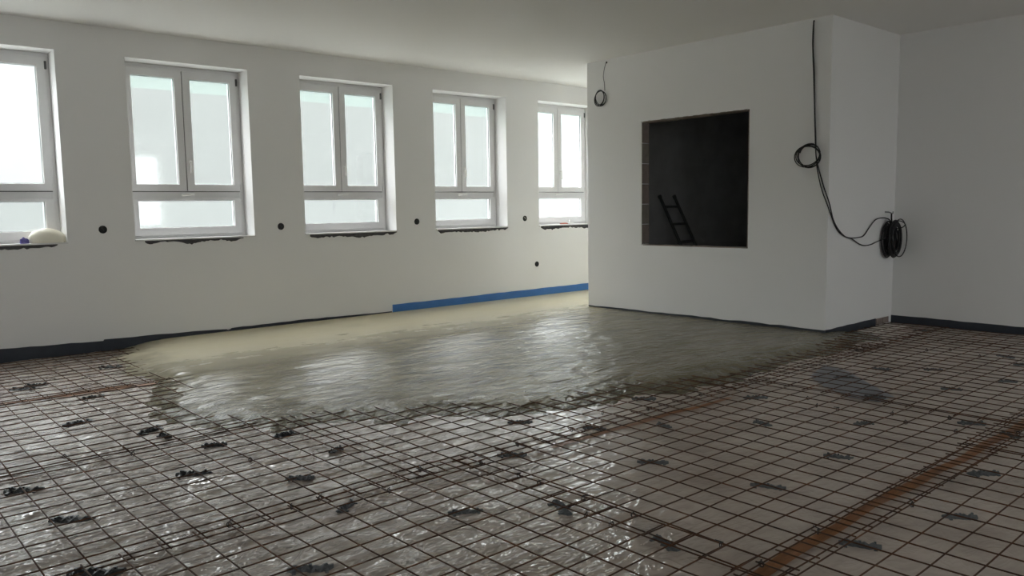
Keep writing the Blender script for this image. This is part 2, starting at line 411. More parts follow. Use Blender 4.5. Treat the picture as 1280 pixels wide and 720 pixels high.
def make_window(idx, x, film, seen):
    w = empty('window_%d' % idx, (x, YW, ZS)); struct(w)
    yf = FR
    hz = ZT-ZS
    ring('window_frame', 0.0, WIN_W, 0.0, hz, yf, yf+0.075, 0.052, M['pvc'], w, wb=0.03)
    box('transom', (0.05, yf+0.004, 0.435), (WIN_W-0.05, yf+0.07, 0.525), M['pvc'], w, 0.004)
    mid = WIN_W/2
    ov = 0.018
    # two opening sashes over the transom and a bottom-hung one under it; sash faces stand proud of the frame
    for k, (a, b) in enumerate(((0.036, mid-0.004), (mid+0.004, WIN_W-0.036))):
        s = ring('sash', a, b, 0.520, hz-0.042, yf-ov, yf+0.045, 0.083, M['pvc'], w, wb=0.075, wt=0.09)
        ga, gb, gz0, gz1 = a+0.083, b-0.083, 0.595, hz-0.132
        ring('gasket', ga-0.001, gb+0.001, gz0-0.001, gz1+0.001, yf+0.004, yf+0.014, 0.006, M['gasket'], s, bev=0)
        slab('pane', ga-0.004, gb+0.004, gz0-0.004, gz1+0.004, yf+0.016, 0.004, M['glass'], s)
        if film:
            fm = M['film_thin'] if film in (3, 4) else M['film']
            top = gz1-0.13-0.01*k
            sheet_quad('film', ga-0.004, gb-0.010, gz0+0.010+0.004*k, gz1+0.004, yf+0.030, fm, s)
            if film != 4: sheet_quad('film_band', ga-0.004, gb+0.004, top, gz1+0.004, yf+0.034, M['film_band'], s)
        if k == 1:
            hb = MB().box((a+0.022, yf-ov-0.012, 0.80), (a+0.05, yf-ov, 0.87)).build('handle_base', M['white'], s); bevel(hb, 0.004)
            hd = MB().tube(smooth_path([(a+0.036, yf-ov-0.008, 0.845), (a+0.036, yf-ov-0.045, 0.845), (a+0.036, yf-ov-0.055, 0.82), (a+0.036, yf-ov-0.052, 0.72)], 5), 0.0115, 8).build('handle', M['white'], s, True)
        hx = b-0.002 if k == 1 else a+0.002
        for hzz in (hz-0.12, 0.56):
            box('hinge', (hx-0.008, yf-ov-0.012, hzz-0.04), (hx+0.012, yf-0.002, hzz+0.04), M['gasket'] if (hzz > 1 and k == 1) else M['pvc'], s, 0.003)
    box('meeting_gasket', (mid-0.005, yf-ov+0.012, 0.530), (mid+0.005, yf+0.03, hz-0.05), M['gasket'], w)
    box('transom_gasket', (0.045, yf-0.004, 0.511), (WIN_W-0.045, yf+0.01, 0.521), M['gasket'], w)
    s = ring('sash', 0.036, WIN_W-0.036, 0.028, 0.440, yf-ov, yf+0.045, 0.09, M['pvc'], w, wb=0.088, wt=0.026)
    ga, gb, gz0, gz1 = 0.126, WIN_W-0.126, 0.116, 0.414
    ring('gasket', ga-0.001, gb+0.001, gz0-0.001, gz1+0.001, yf+0.004, yf+0.014, 0.006, M['gasket'], s, bev=0)
    slab('pane', ga-0.004, gb+0.004, gz0-0.004, gz1+0.004, yf+0.016, 0.004, M['glass'], s)
    if film in (1, 4):
        sheet_quad('film', ga-0.004, gb-0.016, gz0+0.010, gz1+0.004, yf+0.030, M['film_light'], s)
    hb = MB().tube(smooth_path([(mid-0.06, yf-ov, 0.475), (mid-0.06, yf-ov-0.03, 0.475), (mid-0.03, yf-ov-0.04, 0.478), (mid+0.06, yf-ov-0.038, 0.482)], 5), 0.011, 8).build('handle', M['white'], w, True)
    # sill board: thin pale slab, and the unfinished mortar lip beneath its front edge
    sl = box('sill', (-0.0, 0.0, -0.012), (WIN_W, yf+0.05, 0.0), M['sill'], w)
    box('sill_edge', (-0.004, -0.016, -0.014), (WIN_W+0.004, 0.001, 0.002), M['sill'], w, 0.002)
    if seen:
        mb = MB(); n = 46; rs = random.Random(idx)
        a, b = {2: (0.09, 1.17), 3: (0.05, 1.31), 4: (0.02, 1.31), 5: (0.03, 1.31), 1: (0.0, 1.22)}[idx]
        dep = {2: 0.04, 3: 0.055, 4: 0.058, 5: 0.062, 1: 0.04}[idx]
        ph = rs.random()*10
        low = []; 
        for i in range(n+1):
            q = dep*(0.75+0.35*math.sin(ph+i*0.21)*rs.random())+rs.uniform(-0.006, 0.008)
            if idx == 2: q += 0.02*max(0, math.sin(i*0.33+1))-0.008
            low.append(max(0.012, q*min(1, (i+1)/3, (n+1-i)/3)))
        for i in range(n+1):
            xx = a+(b-a)*i/n; pr = -0.010-rs.random()*0.006
            mb.v += [(xx, 0.002, -0.012), (xx, pr, -0.013), (xx, pr*0.9, -0.014-low[i]*0.7), (xx, 0.002, -0.014-low[i])]
        for i in range(n):
            for k in range(3):
                mb.f.append((i*4+k, i*4+k+1, i*4+5+k, i*4+4+k))
        mb.build('mortar_lip', M['mortar'], w)
    portal(x+WIN_W/2, YW+FR+0.10, (ZS+ZT)/2, WIN_W, hz, (math.radians(-90), 0, 0))
    return w
for k, x in enumerate(win_x):
    i = k-2
    seen = 1 <= i <= 5
    make_window(i if seen else {-2: 6, -1: 7, 0: 8, 6: 9}[i], x, {1: 4, 2: 1, 3: 1, 4: 1, 5: 3}.get(i, 0), seen)
for k, (a, b) in enumerate(rear_w):  # unseen rear windows, put in as fill light
    w = empty('window_%d' % (10+k), (a, YMIN, RZ0)); struct(w)
    ww, hh2 = b-a, RZ1-RZ0
    ring('window_frame', 0, ww, 0, hh2, -0.28, -0.20, 0.06, M['pvc'], w)
    box('mullion', (ww/2-0.05, -0.275, 0.05), (ww/2+0.05, -0.205, hh2-0.05), M['pvc'], w, 0.004)
    for (p, q) in ((0.058, ww/2-0.048), (ww/2+0.048, ww-0.058)): slab('pane', p, q, 0.058, hh2-0.058, -0.24, 0.004, M['glass'], w)
    portal((a+b)/2, YMIN-0.33, (RZ0+RZ1)/2, ww, hh2, (math.radians(90), 0, 0))

# ------------------------------------------------------------------ screed
EDGE_PX = [(165, 433), (150, 445), (160, 458), (195, 475), (200, 492), (196, 515), (215, 525), (250, 532), (300, 528), (340, 531), (400, 526), (460, 520), (500, 525),
           (540, 515), (620, 514), (680, 509), (720, 503), (760, 495), (800, 487), (850, 483), (900, 474), (950, 461), (975, 451), (1010, 442), (1040, 434), (1070, 424), (1090, 418)]
edge = [ground(px, py, -0.03) for px, py in EDGE_PX]
poly = [(2.3, 13.0), (2.45, 8.95)] + edge[1:] + [(8.5, 3.90), (8.55, 4.3), (17.0, 4.3), (17.0, 13.0)]
PX = np.array([p[0] for p in poly]); PY = np.array([p[1] for p in poly])
def sdist(x, y):
    inside = np.zeros(x.shape, bool); dm = np.full(x.shape, 1e9); n = len(PX)
    for i in range(n):
        x0, y0, x1, y1 = PX[i], PY[i], PX[(i+1) % n], PY[(i+1) % n]
        c = ((y0 > y) != (y1 > y)) & (x < (x1-x0)*(y-y0)/((y1-y0) or 1e-9)+x0)
        inside ^= c
        t = np.clip(((x-x0)*(x1-x0)+(y-y0)*(y1-y0))/((x1-x0)**2+(y1-y0)**2), 0, 1)
        dm = np.minimum(dm, np.hypot(x-x0-t*(x1-x0), y-y0-t*(y1-y0)))
    return np.where(inside, dm, -dm)
def seg(a, b, s): return np.linspace(a, b, max(2, int(round((b-a)/s))+1))
def screed_z(X, Y):
    d = sdist(X, Y) + 0.22*(fbm(X*3.5, Y*3.5, 5)-0.5) + 0.10*(fbm(X*14, Y*14, 9, 2)-0.5)
    t = np.clip((d+0.16)/0.60, 0, 1); t = t*t*(3-2*t)
    t = np.where(t > 0, t**0.55, 0)
    z = -0.082+0.082*t
    rag = np.clip((7.6-Y)/1.6, 0, 1)*np.clip((8.2-X)/2.2, 0.25, 1)
    c, s = math.cos(0.35), math.sin(0.35)
    u, v = X*c+Y*s, -X*s+Y*c
    z = z + rag*t*(0.022*(fbm(u*1.6, v*3.2, 21, 4)-0.55) + 0.007*(fbm(u*5, v*9, 31, 2)-0.5))
    return z, d
gx = np.concatenate([seg(1.55, 7.925, 0.028), seg(7.925, 9.514, 0.035)[1:], seg(9.514, 12.99, 0.12)[1:]])
gy = np.concatenate([seg(3.45, 4.041, 0.028), seg(4.041, 7.459, 0.028)[1:], seg(7.459, 8.952, 0.035)[1:]])
X, Y = np.meshgrid(gx, gy); Z, Dd = screed_z(X, Y)
nx, ny = len(gx), len(gy)
cx = (X[:-1, :-1]+X[1:, 1:])/2; cyy = (Y[:-1, :-1]+Y[1:, 1:])/2
keep = ~((cx > 7.925) & (cyy > 4.041) & (cyy < 7.459)) & ~((cx > 9.514) & (cyy < 4.1))
zm = np.maximum(np.maximum(Z[:-1, :-1], Z[1:, 1:]), np.maximum(Z[1:, :-1], Z[:-1, 1:]))
keep &= zm > -0.0815
ii = np.arange(nx*ny).reshape(ny, nx)
quads = np.stack([ii[:-1, :-1], ii[:-1, 1:], ii[1:, 1:], ii[1:, :-1]], -1)[keep]
used = np.unique(quads); rem = np.full(nx*ny, -1); rem[used] = np.arange(len(used))
V = np.stack([X.ravel(), Y.ravel(), Z.ravel()], -1)[used]
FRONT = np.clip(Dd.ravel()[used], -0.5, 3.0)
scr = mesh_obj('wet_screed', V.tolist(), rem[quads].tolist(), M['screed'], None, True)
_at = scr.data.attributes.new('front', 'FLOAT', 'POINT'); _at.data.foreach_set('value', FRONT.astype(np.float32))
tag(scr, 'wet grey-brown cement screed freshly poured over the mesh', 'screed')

# ------------------------------------------------------------------ foil strips, tapes
def foil_z(x, y):
    x = np.asarray(x, float); y = np.asarray(y, float)
    w = np.clip(1.25-0.28*x+0.06*y, 0.30, 1.0)
    z = 0.006*(fbm(x*1.6, y*2.0, 51, 2)-0.5)
    n = fbm(x*2.4+0.6*y, y*4.0-0.3*x, 61, 2); z = z+0.012*w*(1-np.abs(2*n-1)*2.0)
    n = fbm(x*5.0, y*7.0+2*x, 71, 1); z = z+0.004*w*(1-np.abs(2*n-1)*2.0)
    # the long fold that runs in from the near corner
    yy = 4.30-0.06*x+0.03*np.sin(x*4)
    z = z+0.012*np.exp(-((y-yy)/0.035)**2)*np.clip((2.6-x)/0.4, 0, 1)
    return -0.064+np.clip(z, -0.014, 0.018)
foil_y = [-0.6, 1.60, 3.31, 5.06, 6.92, 8.945]
foil_lab = ['clear wrinkled foil strip farthest from the windows, under the mesh', 'clear wrinkled foil strip under the mesh, nearer the end wall',
            'clear wrinkled foil strip along the ragged screed front', 'clear shiny foil strip between the long fold and the stained tape', 'clear shiny foil strip lying along the foot of the window wall']
for k in range(5):
    a, b = foil_y[k]-(0.05 if k else 0), foil_y[k+1]
    xe = 9.512 if k < 3 else 3.6
    xs = np.concatenate([seg(0.0, 4.2, 0.026), seg(4.2, xe, 0.04)[1:]]) if xe > 5 else seg(0.0, xe, 0.026)
    if k == 0: xs = np.concatenate([seg(1.2, 4.2, 0.026), seg(4.2, xe, 0.04)[1:]])
    ys = seg(a, b, 0.026)
    fx, fy = np.meshgrid(xs, ys); fz = foil_z(fx, fy)+0.0015*(k % 2)
    nx, ny = len(xs), len(ys); ii = np.arange(nx*ny).reshape(ny, nx)
    cx = (fx[:-1, :-1]+fx[1:, 1:])/2; cyy = (fy[:-1, :-1]+fy[1:, 1:])/2
    kp = ~((cx > 7.90) & (cyy > 4.02))
    q = np.stack([ii[:-1, :-1], ii[:-1, 1:], ii[1:, 1:], ii[1:, :-1]], -1)[kp]
    o = mesh_obj('plastic_foil', np.stack([fx.ravel(), fy.ravel(), fz.ravel()], -1).tolist(), q.tolist(), M['foil'], None, True)
    tag(o, foil_lab[k], 'plastic foil', 'foil strips under the mesh')
def tape(x0, x1, yc, w, label, slope=0.0):
    xs = seg(x0, x1, 0.04); n = len(xs); v = []; f = []
    for i, xx in enumerate(xs):
        j = 0.012*math.sin(xx*2.1)+0.006*math.sin(xx*9)
        for s in (-1, -0.33, 0.33, 1):
            yy = yc+slope*(xx-x0)+j+s*w/2*(1+0.12*math.sin(xx*5+s))
            v.append((xx, yy, float(foil_z(np.array(xx), np.array(yy)))+0.0045))
    for i in range(n-1):
        for k in range(3): f.append((i*4+k, i*4+4+k, i*4+5+k, i*4+1+k))
    o = mesh_obj('seam_tape', v, f, M['tape'], None, True)
    for p in o.data.polygons: p.use_smooth = True
    return tag(o, label, 'tape', 'tapes over the foil seams')
tape(1.9, 9.4, 1.60, 0.060, 'orange-brown stained tape running bare across the foil to the end wall', -0.004)
tape(3.2, 5.0, 3.31, 0.045, 'short orange-brown stained tape in front of the screed edge', -0.02)
tape(0.6, 2.2, 6.93, 0.09, 'brown stained tape running under the mesh into the screed near the window wall')

# ------------------------------------------------------------------ rusty mesh sheets
CELL = 0.15; RW = 0.0034
bar_cache = {}
def bar_mesh(length, var):
    key = (round(length, 3), var)
    if key not in bar_cache:
        rs = random.Random(hash(key) & 0xffff); n = max(4, int(length/0.3)); pts = []
        for i in range(n+1):
            t = i/n
            pts.append((t*length, 0.006*math.sin(t*3.1+var)+rs.uniform(-0.003, 0.003), rs.uniform(-0.002, 0.002)))
        mb = MB().tube(pts, RW, 5); me = bpy.data.meshes.new('bar'); me.from_pydata(mb.v, [], mb.f); me.update(); me.materials.append(M['rust'])
        me.polygons.foreach_set('use_smooth', [True]*len(me.polygons))
        bar_cache[key] = me
    return bar_cache[key]
sheets = []
def sheet(x0, y0, ncx, ncy, z, rot, label):
    """ncx cells along x, ncy cells along y; bars stick out 25 mm past the last crossing"""
    e = empty('mesh_sheet', (x0, y0, z), math.radians(rot))
    tag(e, label, 'steel mesh', 'rusty mesh sheets on the floor')
    lx, ly = ncx*CELL+0.05, ncy*CELL+0.05
    for j in range(ncy+1):
        o = bpy.data.objects.new('bar', bar_mesh(lx, j % 4)); o.location = (-0.025, j*CELL+random.uniform(-0.004, 0.004), 0); link(o, e)
    for i in range(ncx+1):
        o = bpy.data.objects.new('bar', bar_mesh(ly, 4+i % 4)); o.location = (i*CELL+random.uniform(-0.004, 0.004), -0.025, 0.0062); o.rotation_euler = (0, 0, math.pi/2); link(o, e)
    sheets.append((e, x0, y0, x0+lx, y0+ly, z)); return e
Z1S, Z2S, Z3S = -0.041, -0.028, -0.015
sheet(1.95, -0.35, 20, 13, Z1S, 0.5, 'rusty mesh sheet beyond the long bare tape, away from the end wall')
sheet(4.86, -0.31, 20, 13, Z2S, 0.3, 'rusty mesh sheet beyond the long bare tape, reaching toward the end wall')
sheet(7.76, -0.30, 11, 13, Z1S, 0.0, 'small rusty mesh sheet beyond the long bare tape, against the end wall')
sheet(-0.30, 1.42, 20, 13, Z2S, 1.5, 'rusty mesh sheet with doubled bars where it meets the sheet by the bare tape')
sheet(2.58, 1.50, 20, 13, Z1S, -0.6, 'rusty mesh sheet between the long bare tape and the screed front')
sheet(5.50, 1.46, 20, 13, Z2S, 0.0, 'rusty mesh sheet in front of the corner of the white box')
sheet(8.42, 1.47, 6, 13, Z1S, 0.0, 'narrow rusty mesh sheet in the corner between box and end wall')
sheet(-0.62, 3.36, 20, 11, Z1S, 0.6, 'rusty mesh sheet on the shiny foil beside the long fold')
sheet(2.28, 3.34, 20, 11, Z3S-0.012, -0.3, 'rusty mesh sheet half buried by the ragged screed front')
sheet(5.20, 3.36, 17, 4, Z1S, 0.0, 'rusty mesh strip poking from the screed edge before the box')
sheet(7.30, 3.34, 13, 4, Z2S+0.004, 0.0, 'rusty mesh strip along the side of the white box')
sheet(-0.50, 4.90, 20, 13, Z2S, 0.6, 'rusty mesh sheet on the shiny foil, its edge swallowed by screed')
sheet(-0.40, 6.86, 19, 13, Z1S, 0.4, 'rusty mesh sheet on the shiny foil along the window wall')
# twisted tie wires on the laps
def tie_mesh(seed):
    rs = random.Random(seed); mb = MB()
    for k in range(2):
        a = rs.uniform(0, 3.14); r = 0.011
        mb.tube([(math.cos(a)*r*c-math.sin(a)*0.003*k, math.sin(a)*r*c, 0.012*s) for c, s in [(math.cos(t), math.sin(t)) for t in np.linspace(0, 6.28, 9)[:-1]]], 0.0022, 4, True)
    mb.tube([(0, 0, 0.010), (rs.uniform(-.01, .01), rs.uniform(-.01, .01), 0.014), (rs.uniform(-.03, .03), rs.uniform(-.03, .03), 0.016)], 0.0028, 4)
    me = bpy.data.meshes.new('tie_wire'); me.from_pydata(mb.v, [], mb.f); me.update(); me.materials.append(M['tie']); return me
ties = [tie_mesh(s) for s in range(4)]
TIE_PX = [(1010, 497), (1023, 505), (1050, 510), (1115, 515), (1131, 526), (1175, 522), (1192, 536), (1233, 447), (1190, 440), (1160, 437), (644, 598), (656, 603), (758, 652),
          (720, 645), (883, 688), (715, 627), (777, 646), (947, 712), (1252, 543), (270, 661), (356, 644), (490, 608), (418, 621), (540, 590), (585, 578), (652, 555), (700, 537),
          (150, 565), (78, 568), (305, 572), (1050, 664), (820, 510), (770, 515), (880, 490), (930, 470), (1135, 630), (1065, 438)]
for k, (px, py) in enumerate(TIE_PX):
    gx_, gy_ = ground(px, py, -0.03)
    best = None
    for s in sheets:
        if s[1]-0.03 <= gx_ <= s[3]+0.03 and s[2]-0.03 <= gy_ <= s[4]+0.03: best = s; break
    if best is None: continue
    e = best[0]; r = e.rotation_euler[2]; dx, dy = gx_-best[1], gy_-best[2]
    lx = dx*math.cos(r)+dy*math.sin(r); ly = -dx*math.sin(r)+dy*math.cos(r)
    lx = round(lx/CELL)*CELL; ly = round(ly/CELL)*CELL
    o = bpy.data.objects.new('tie_wire', ties[k % 4]); o.location = (lx, ly, 0.003); o.rotation_euler = (0, 0, random.uniform(0, 3)); link(o, e)

# ------------------------------------------------------------------ spacers
def spacer_mesh(seed, mat):
    rs = random.Random(seed); mb = MB(); L = 0.15; n = 10
    # a low wavy moulded rail with teeth and side feet
    prof = []
    for i in range(n+1):
        t = i/n; xx = (t-0.5)*L; wob = 0.007*math.sin(t*6.3+rs.random()); w = 0.017+0.007*(i % 2)+rs.uniform(-0.003, 0.003)
        hgt = 0.014+0.009*((i+1) % 2)+rs.uniform(-0.003, 0.002)
        if i in (0, n): hgt *= 0.6; w *= 0.7
        mb.v += [(xx, wob-w, 0), (xx, wob-w*0.7, hgt*0.6), (xx, wob-0.004, hgt), (xx, wob+0.004, hgt), (xx, wob+w*0.7, hgt*0.6), (xx, wob+w, 0)]
    for i in range(n):
        for k in range(6):
            a = i*6+k; b = i*6+(k+1) % 6; mb.f.append((a, b, b+6, a+6))
    mb.f.append((5, 4, 3, 2, 1, 0)); mb.f.append(tuple(n*6+k for k in range(6)))
    for k in range(3):
        xx = (-0.33+0.33*k)*L*1.05; s = 1 if k % 2 else -1
        mb.box((xx-0.006, min(0, s*0.036), 0), (xx+0.006, max(0, s*0.036), 0.008))
        mb.box((xx-0.004, -0.004, 0.01), (xx+0.004, 0.004, 0.023+rs.uniform(-0.003, 0.003)))
    me = bpy.data.meshes.new('mesh_spacer'); me.from_pydata(mb.v, [], mb.f); me.update(); me.materials.append(mat); return me
sp_g = [spacer_mesh(s, M['spacer']) for s in range(4)]; sp_d = [spacer_mesh(s+9, M['spacer_dark']) for s in range(4)]
# (px, py, turn in degrees from the camera's right-hand direction, dark, scale)
SP = [(30, 485, 5, 1, 1.25), (46, 480, 35, 1, 1.0), (115, 496, 55, 1, 1.0), (97, 527, 50, 1, 1.0), (187, 538, 70, 1, 1.0), (206, 544, -30, 1, 0.6), (30, 613, 10, 1, 1.0), (90, 648, 5, 1, 1.1),
      (242, 591, 5, 1, 1.0), (375, 598, 10, 0, 1.0), (120, 716, 5, 1, 1.15), (433, 633, 75, 0, 0.95), (355, 541, 60, 1, 0.9), (582, 638, 12, 0, 1.1), (388, 712, 14, 0, 1.2), (268, 557, 20, 1, 0.8),
      (640, 567, 5, 0, 1.15), (702, 634, -70, 0, 1.2), (832, 677, -60, 0, 1.05), (650, 526, 0, 0, 1.1), (805, 497, 5, 0, 1.2), (743, 534, -20, 0, 1.0), (830, 531, -50, 0, 0.8),
      (953, 528, -55, 0, 0.9), (816, 576, -5, 0, 1.15), (960, 606, -20, 0, 1.15), (1048, 569, -22, 0, 1.05), (1075, 679, -20, 0, 1.1), (1055, 471, 0, 0, 1.1), (1102, 460, -12, 0, 1.0),
      (945, 496, 5, 0, 1.2), (1092, 496, -15, 0, 1.1), (1080, 528, 10, 0, 0.9), (1167, 461, -10, 0, 1.0), (1190, 485, -18, 0, 1.0), (1215, 528, -15, 0, 1.1), (1260, 476, -15, 0, 0.9),
      (1257, 445, -50, 0, 1.0), (1230, 590, 5, 0, 1.1), (1200, 644, -5, 0, 1.0), (1262, 543, -60, 0, 0.8), (1150, 412, -5, 0, 1.0), (138, 459, 12, 1, 1.1), (420, 562, 60, 0, 0.7), (1278, 455, -10, 0, 0.9)]
def spacer_label(x, y, dk, a):
    d = float(sdist(np.array([x]), np.array([y]))[0])
    if dk:
        if y > 7.7: return 'wet black spacer on shiny foil by the navy strip and screed corner'
        if y > 6.9: return 'wet black spacer lying between the navy strip and the short stained tape'
        if y > 6.3: return 'wet black spacer just off the brown tape beside the window wall'
        if d > -0.45: return 'wet black spacer close to the curved screed front'
        if abs(y-4.3) < 0.35: return 'wet black spacer beside the long fold in the shiny foil'
        if y > 5: return 'wet black spacer on shiny foil two cells clear of the screed'
        return 'wet black spacer on the shiny foil away from fold and screed'
    if abs(y-1.6) < 0.32: return 'grey spacer beside the long orange-brown tape'
    if x > 8.6: return 'grey spacer in the corner between box and end wall'
    if d > -0.35: return 'grey spacer right at the screed edge under the mesh'
    if 5.3 < x < 6.6 and y > 2.3: return 'grey spacer lying on or by the blue-grey foil scrap'
    if abs(y-3.31) < 0.3 and x < 5.3: return 'grey spacer on the doubled bars near the short stained tape'
    if x > 6.2: return 'grey spacer in the calm mesh before the end wall'
    if abs(x-2.6) < 0.25: return 'grey spacer turned endways by the doubled cross bars'
    if x < 2.4: return 'grey spacer on crinkled foil beyond the doubled cross bars'
    return 'grey spacer in the open mesh between the long tape and the screed'
for k, (px, py, a, dk, sc) in enumerate(SP):
    x, y = ground(px, py, -0.05)
    if x > 9.35: x = 9.35
    o = bpy.data.objects.new('mesh_spacer', (sp_d if dk else sp_g)[k % 4])
    o.location = (x, y, float(foil_z(np.array(x), np.array(y)))-0.001); o.scale = (sc*1.25, sc*1.35, 1.15) if dk else (sc, sc, 1)
    o.rotation_euler = (0, 0, math.radians(a)+math.atan2(R0.y, R0.x))
    link(o)
    tag(o, spacer_label(x, y, dk, a), 'spacer', 'black mesh spacers on the shiny foil' if dk else 'grey mesh spacers under the mesh')
# blue-grey foil scrap lying under the mesh
pp = [ground(*p, -0.055) for p in [(1012, 470), (1030, 455), (1060, 464), (1085, 478), (1118, 496), (1100, 502), (1060, 496), (1030, 483)]]
cxp = sum(p[0] for p in pp)/8; cyp = sum(p[1] for p in pp)/8
v = [(cxp, cyp)] + [(cxp+(p[0]-cxp)*s, cyp+(p[1]-cyp)*s) for s in (0.5, 1.0) for p in pp]
v = [(a, b, float(foil_z(np.array(a), np.array(b)))+0.006) for a, b in v]
f = [(0, 1+i, 1+(i+1) % 8) for i in range(8)] + [(1+i, 9+i, 9+(i+1) % 8, 1+(i+1) % 8) for i in range(8)]
o = mesh_obj('foil_scrap', v, f, M['patch'], None, True); tag(o, 'thin blue-grey foil scrap lying under the mesh', 'foil scrap')
# pale offcut by the box corner
mb = MB(); xs = np.linspace(8.5, 9.32, 12); rs = random.Random(3)
for i, xx in enumerate(xs):
    a = 3.86-0.10*i/11+rs.uniform(-.02, .02); b = 4.02; t = -0.046+rs.uniform(-.003, .003)
    mb.v += [(xx, a, -0.07), (xx, a+0.03, t-0.006), (xx, b-0.01, t), (xx, b, -0.07)]
for i in range(11):
    for k in range(3): mb.f.append((i*4+k, i*4+4+k, i*4+5+k, i*4+1+k))
mb.f += [(0, 1, 2, 3), (47, 46, 45, 44)]
o = mb.build('board_offcut', M['offcut']); tag(o, 'pale grey insulation offcut on the floor against the box side', 'board')

# ------------------------------------------------------------------ perimeter strips
def strip(pts, out, label, mat, name='edge_strip', thick=0.009, zb=-0.075, jag=0.004):
    """pts: (x, y, top) along the wall; out: unit vector away from the wall"""
    mb = MB(); P = []
    for (a, b) in zip(pts[:-1], pts[1:]):
        n = max(1, int(math.hypot(b[0]-a[0], b[1]-a[1])/0.12))
        for i in range(n): t = i/n; P.append([a[k]+(b[k]-a[k])*t for k in range(3)])
    P.append(list(pts[-1]))
    for q in P:
        t = q[2]+random.uniform(-jag, jag); d = thick+random.uniform(0, 0.002)
        mb.v += [(q[0]+out[0]*0.001, q[1]+out[1]*0.001, zb), (q[0]+out[0]*d, q[1]+out[1]*d, zb), (q[0]+out[0]*d, q[1]+out[1]*d, t), (q[0]+out[0]*0.001, q[1]+out[1]*0.001, t)]
    for i in range(len(P)-1):
        for k in range(4): mb.f.append((i*4+k, i*4+(k+1) % 4, i*4+4+(k+1) % 4, i*4+4+k))
    n = len(P)-1; mb.f += [(3, 2, 1, 0), (n*4, n*4+1, n*4+2, n*4+3)]
    o = mb.build(name, mat); tag(o, label, 'edge strip'); return o
strip([(XMIN+0.05, YW, 0.08), (1.29, YW, 0.078), (1.9, YW, 0.060), (2.0, YW, 0.052), (2.2, YW, 0.052), (2.21, YW, 0.060), (2.9, YW, 0.048), (3.5, YW, 0.028), (3.51, YW, 0.018), (3.54, YW, 0.018), (3.56, YW, 0.034), (4.4, YW, 0.034), (5.02, YW, 0.024), (5.73, YW, 0.012)],
      (0, -1), 'dark navy foam strip along the foot of the window wall', M['strip'])
strip([(5.745, YW, 0.098), (7.6, YW, 0.104), (9.5, YW, 0.108), (12.9, YW, 0.108)], (0, -1), 'bright blue foam strip at the foot of the window wall', M['blue'], jag=0.003)
strip([(XB, YL-0.01, 0.016), (XB, 5.6, 0.024), (XB, YS, 0.026)], (-1, 0), 'thin dark strip under the box wall with the square opening', M['strip'], jag=0.006)
strip([(XB-0.008, YS, 0.026), (9.1, YS, 0.030)], (0, -1), 'dark navy foam strip along the side of the box', M['strip'])
strip([(XE, YS-0.002, 0.030), (XE, 2.5, 0.022), (XE, -4.3, 0.022)], (-1, 0), 'dark navy foam strip along the foot of the end wall', M['strip'])

# ------------------------------------------------------------------ sockets
for (x, z) in [(2.267, 1.202), (4.217, 1.181), (6.174, 1.193), (8.151, 1.195), (8.389, 0.488)]:
    e = empty('socket_box', (x, YW, z)); r = 0.037; n = 20
    prof = [(r+0.004, 0.002), (r+0.004, -0.004), (r, -0.005), (r-0.004, -0.004), (r-0.006, 0.0015)]
    mb = MB(); m = len(prof)
    for j in range(n):
        a = 2*math.pi*j/n
        mb.v += [(math.cos(a)*p[0], p[1], math.sin(a)*p[0]) for p in prof]
    for j in range(n):
        for k in range(m-1): mb.f.append((j*m+k, ((j+1) % n)*m+k, ((j+1) % n)*m+k+1, j*m+k+1))
    mb.build('rim', M['hole'], e, True)
    mb = MB()
    for yy, rr in ((0.003, r), (-0.002, r), ):
        mb.v += [(math.cos(2*math.pi*j/n)*rr, yy, math.sin(2*math.pi*j/n)*rr) for j in range(n)]
    mb.f = [(j, (j+1) % n, n+(j+1) % n, n+j) for j in range(n)] + [tuple(range(n, 2*n))]
    mb.build('well', M['hole'], e)
    MB().tube(smooth_path([(0.01, -0.002, -0.01), (0.0, -0.014, 0.0), (-0.008, -0.012, 0.012), (-0.012, -0.002, 0.016)], 4), 0.003, 5).build('wire_end', M['white'] if z == 1.195 else M['cable'], e)
    between = {2.267: 'round black socket box between the bag window and the next window', 4.217: 'round black socket box on the second pier from the bag window',
               6.174: 'round black socket box on the third pier from the bag window', 8.151: 'round black socket box on the pier beside the window with the orange tool',
               8.389: 'round black socket box low on the wall, below the window with the orange tool'}
    tag(e, between[x], 'socket box', 'socket boxes on the window wall')

# ------------------------------------------------------------------ cables
def coil_pts(c, u, w, ru, rw, turns, n=26, drift=0.01, seed=0, depth=Vector((0, 0, 0)), start=1.57):
    rs = random.Random(seed); out = []
    tot = int(turns*n); a = rs.uniform(0.93, 1.0); px = rs.uniform(0, 6)
    for i in range(tot+1):
        t = 2*math.pi*i/n+start
        k = 1+0.06*math.sin(0.37*t+px)
        out.append(Vector(c)+Vector(u)*(ru*k*math.cos(t)+drift*math.sin(0.5*t+px))+Vector(w)*(rw*k*math.sin(t)+drift*0.6*math.cos(0.43*t))+depth*(0.5+0.5*math.sin(0.61*t+px)))
    return out
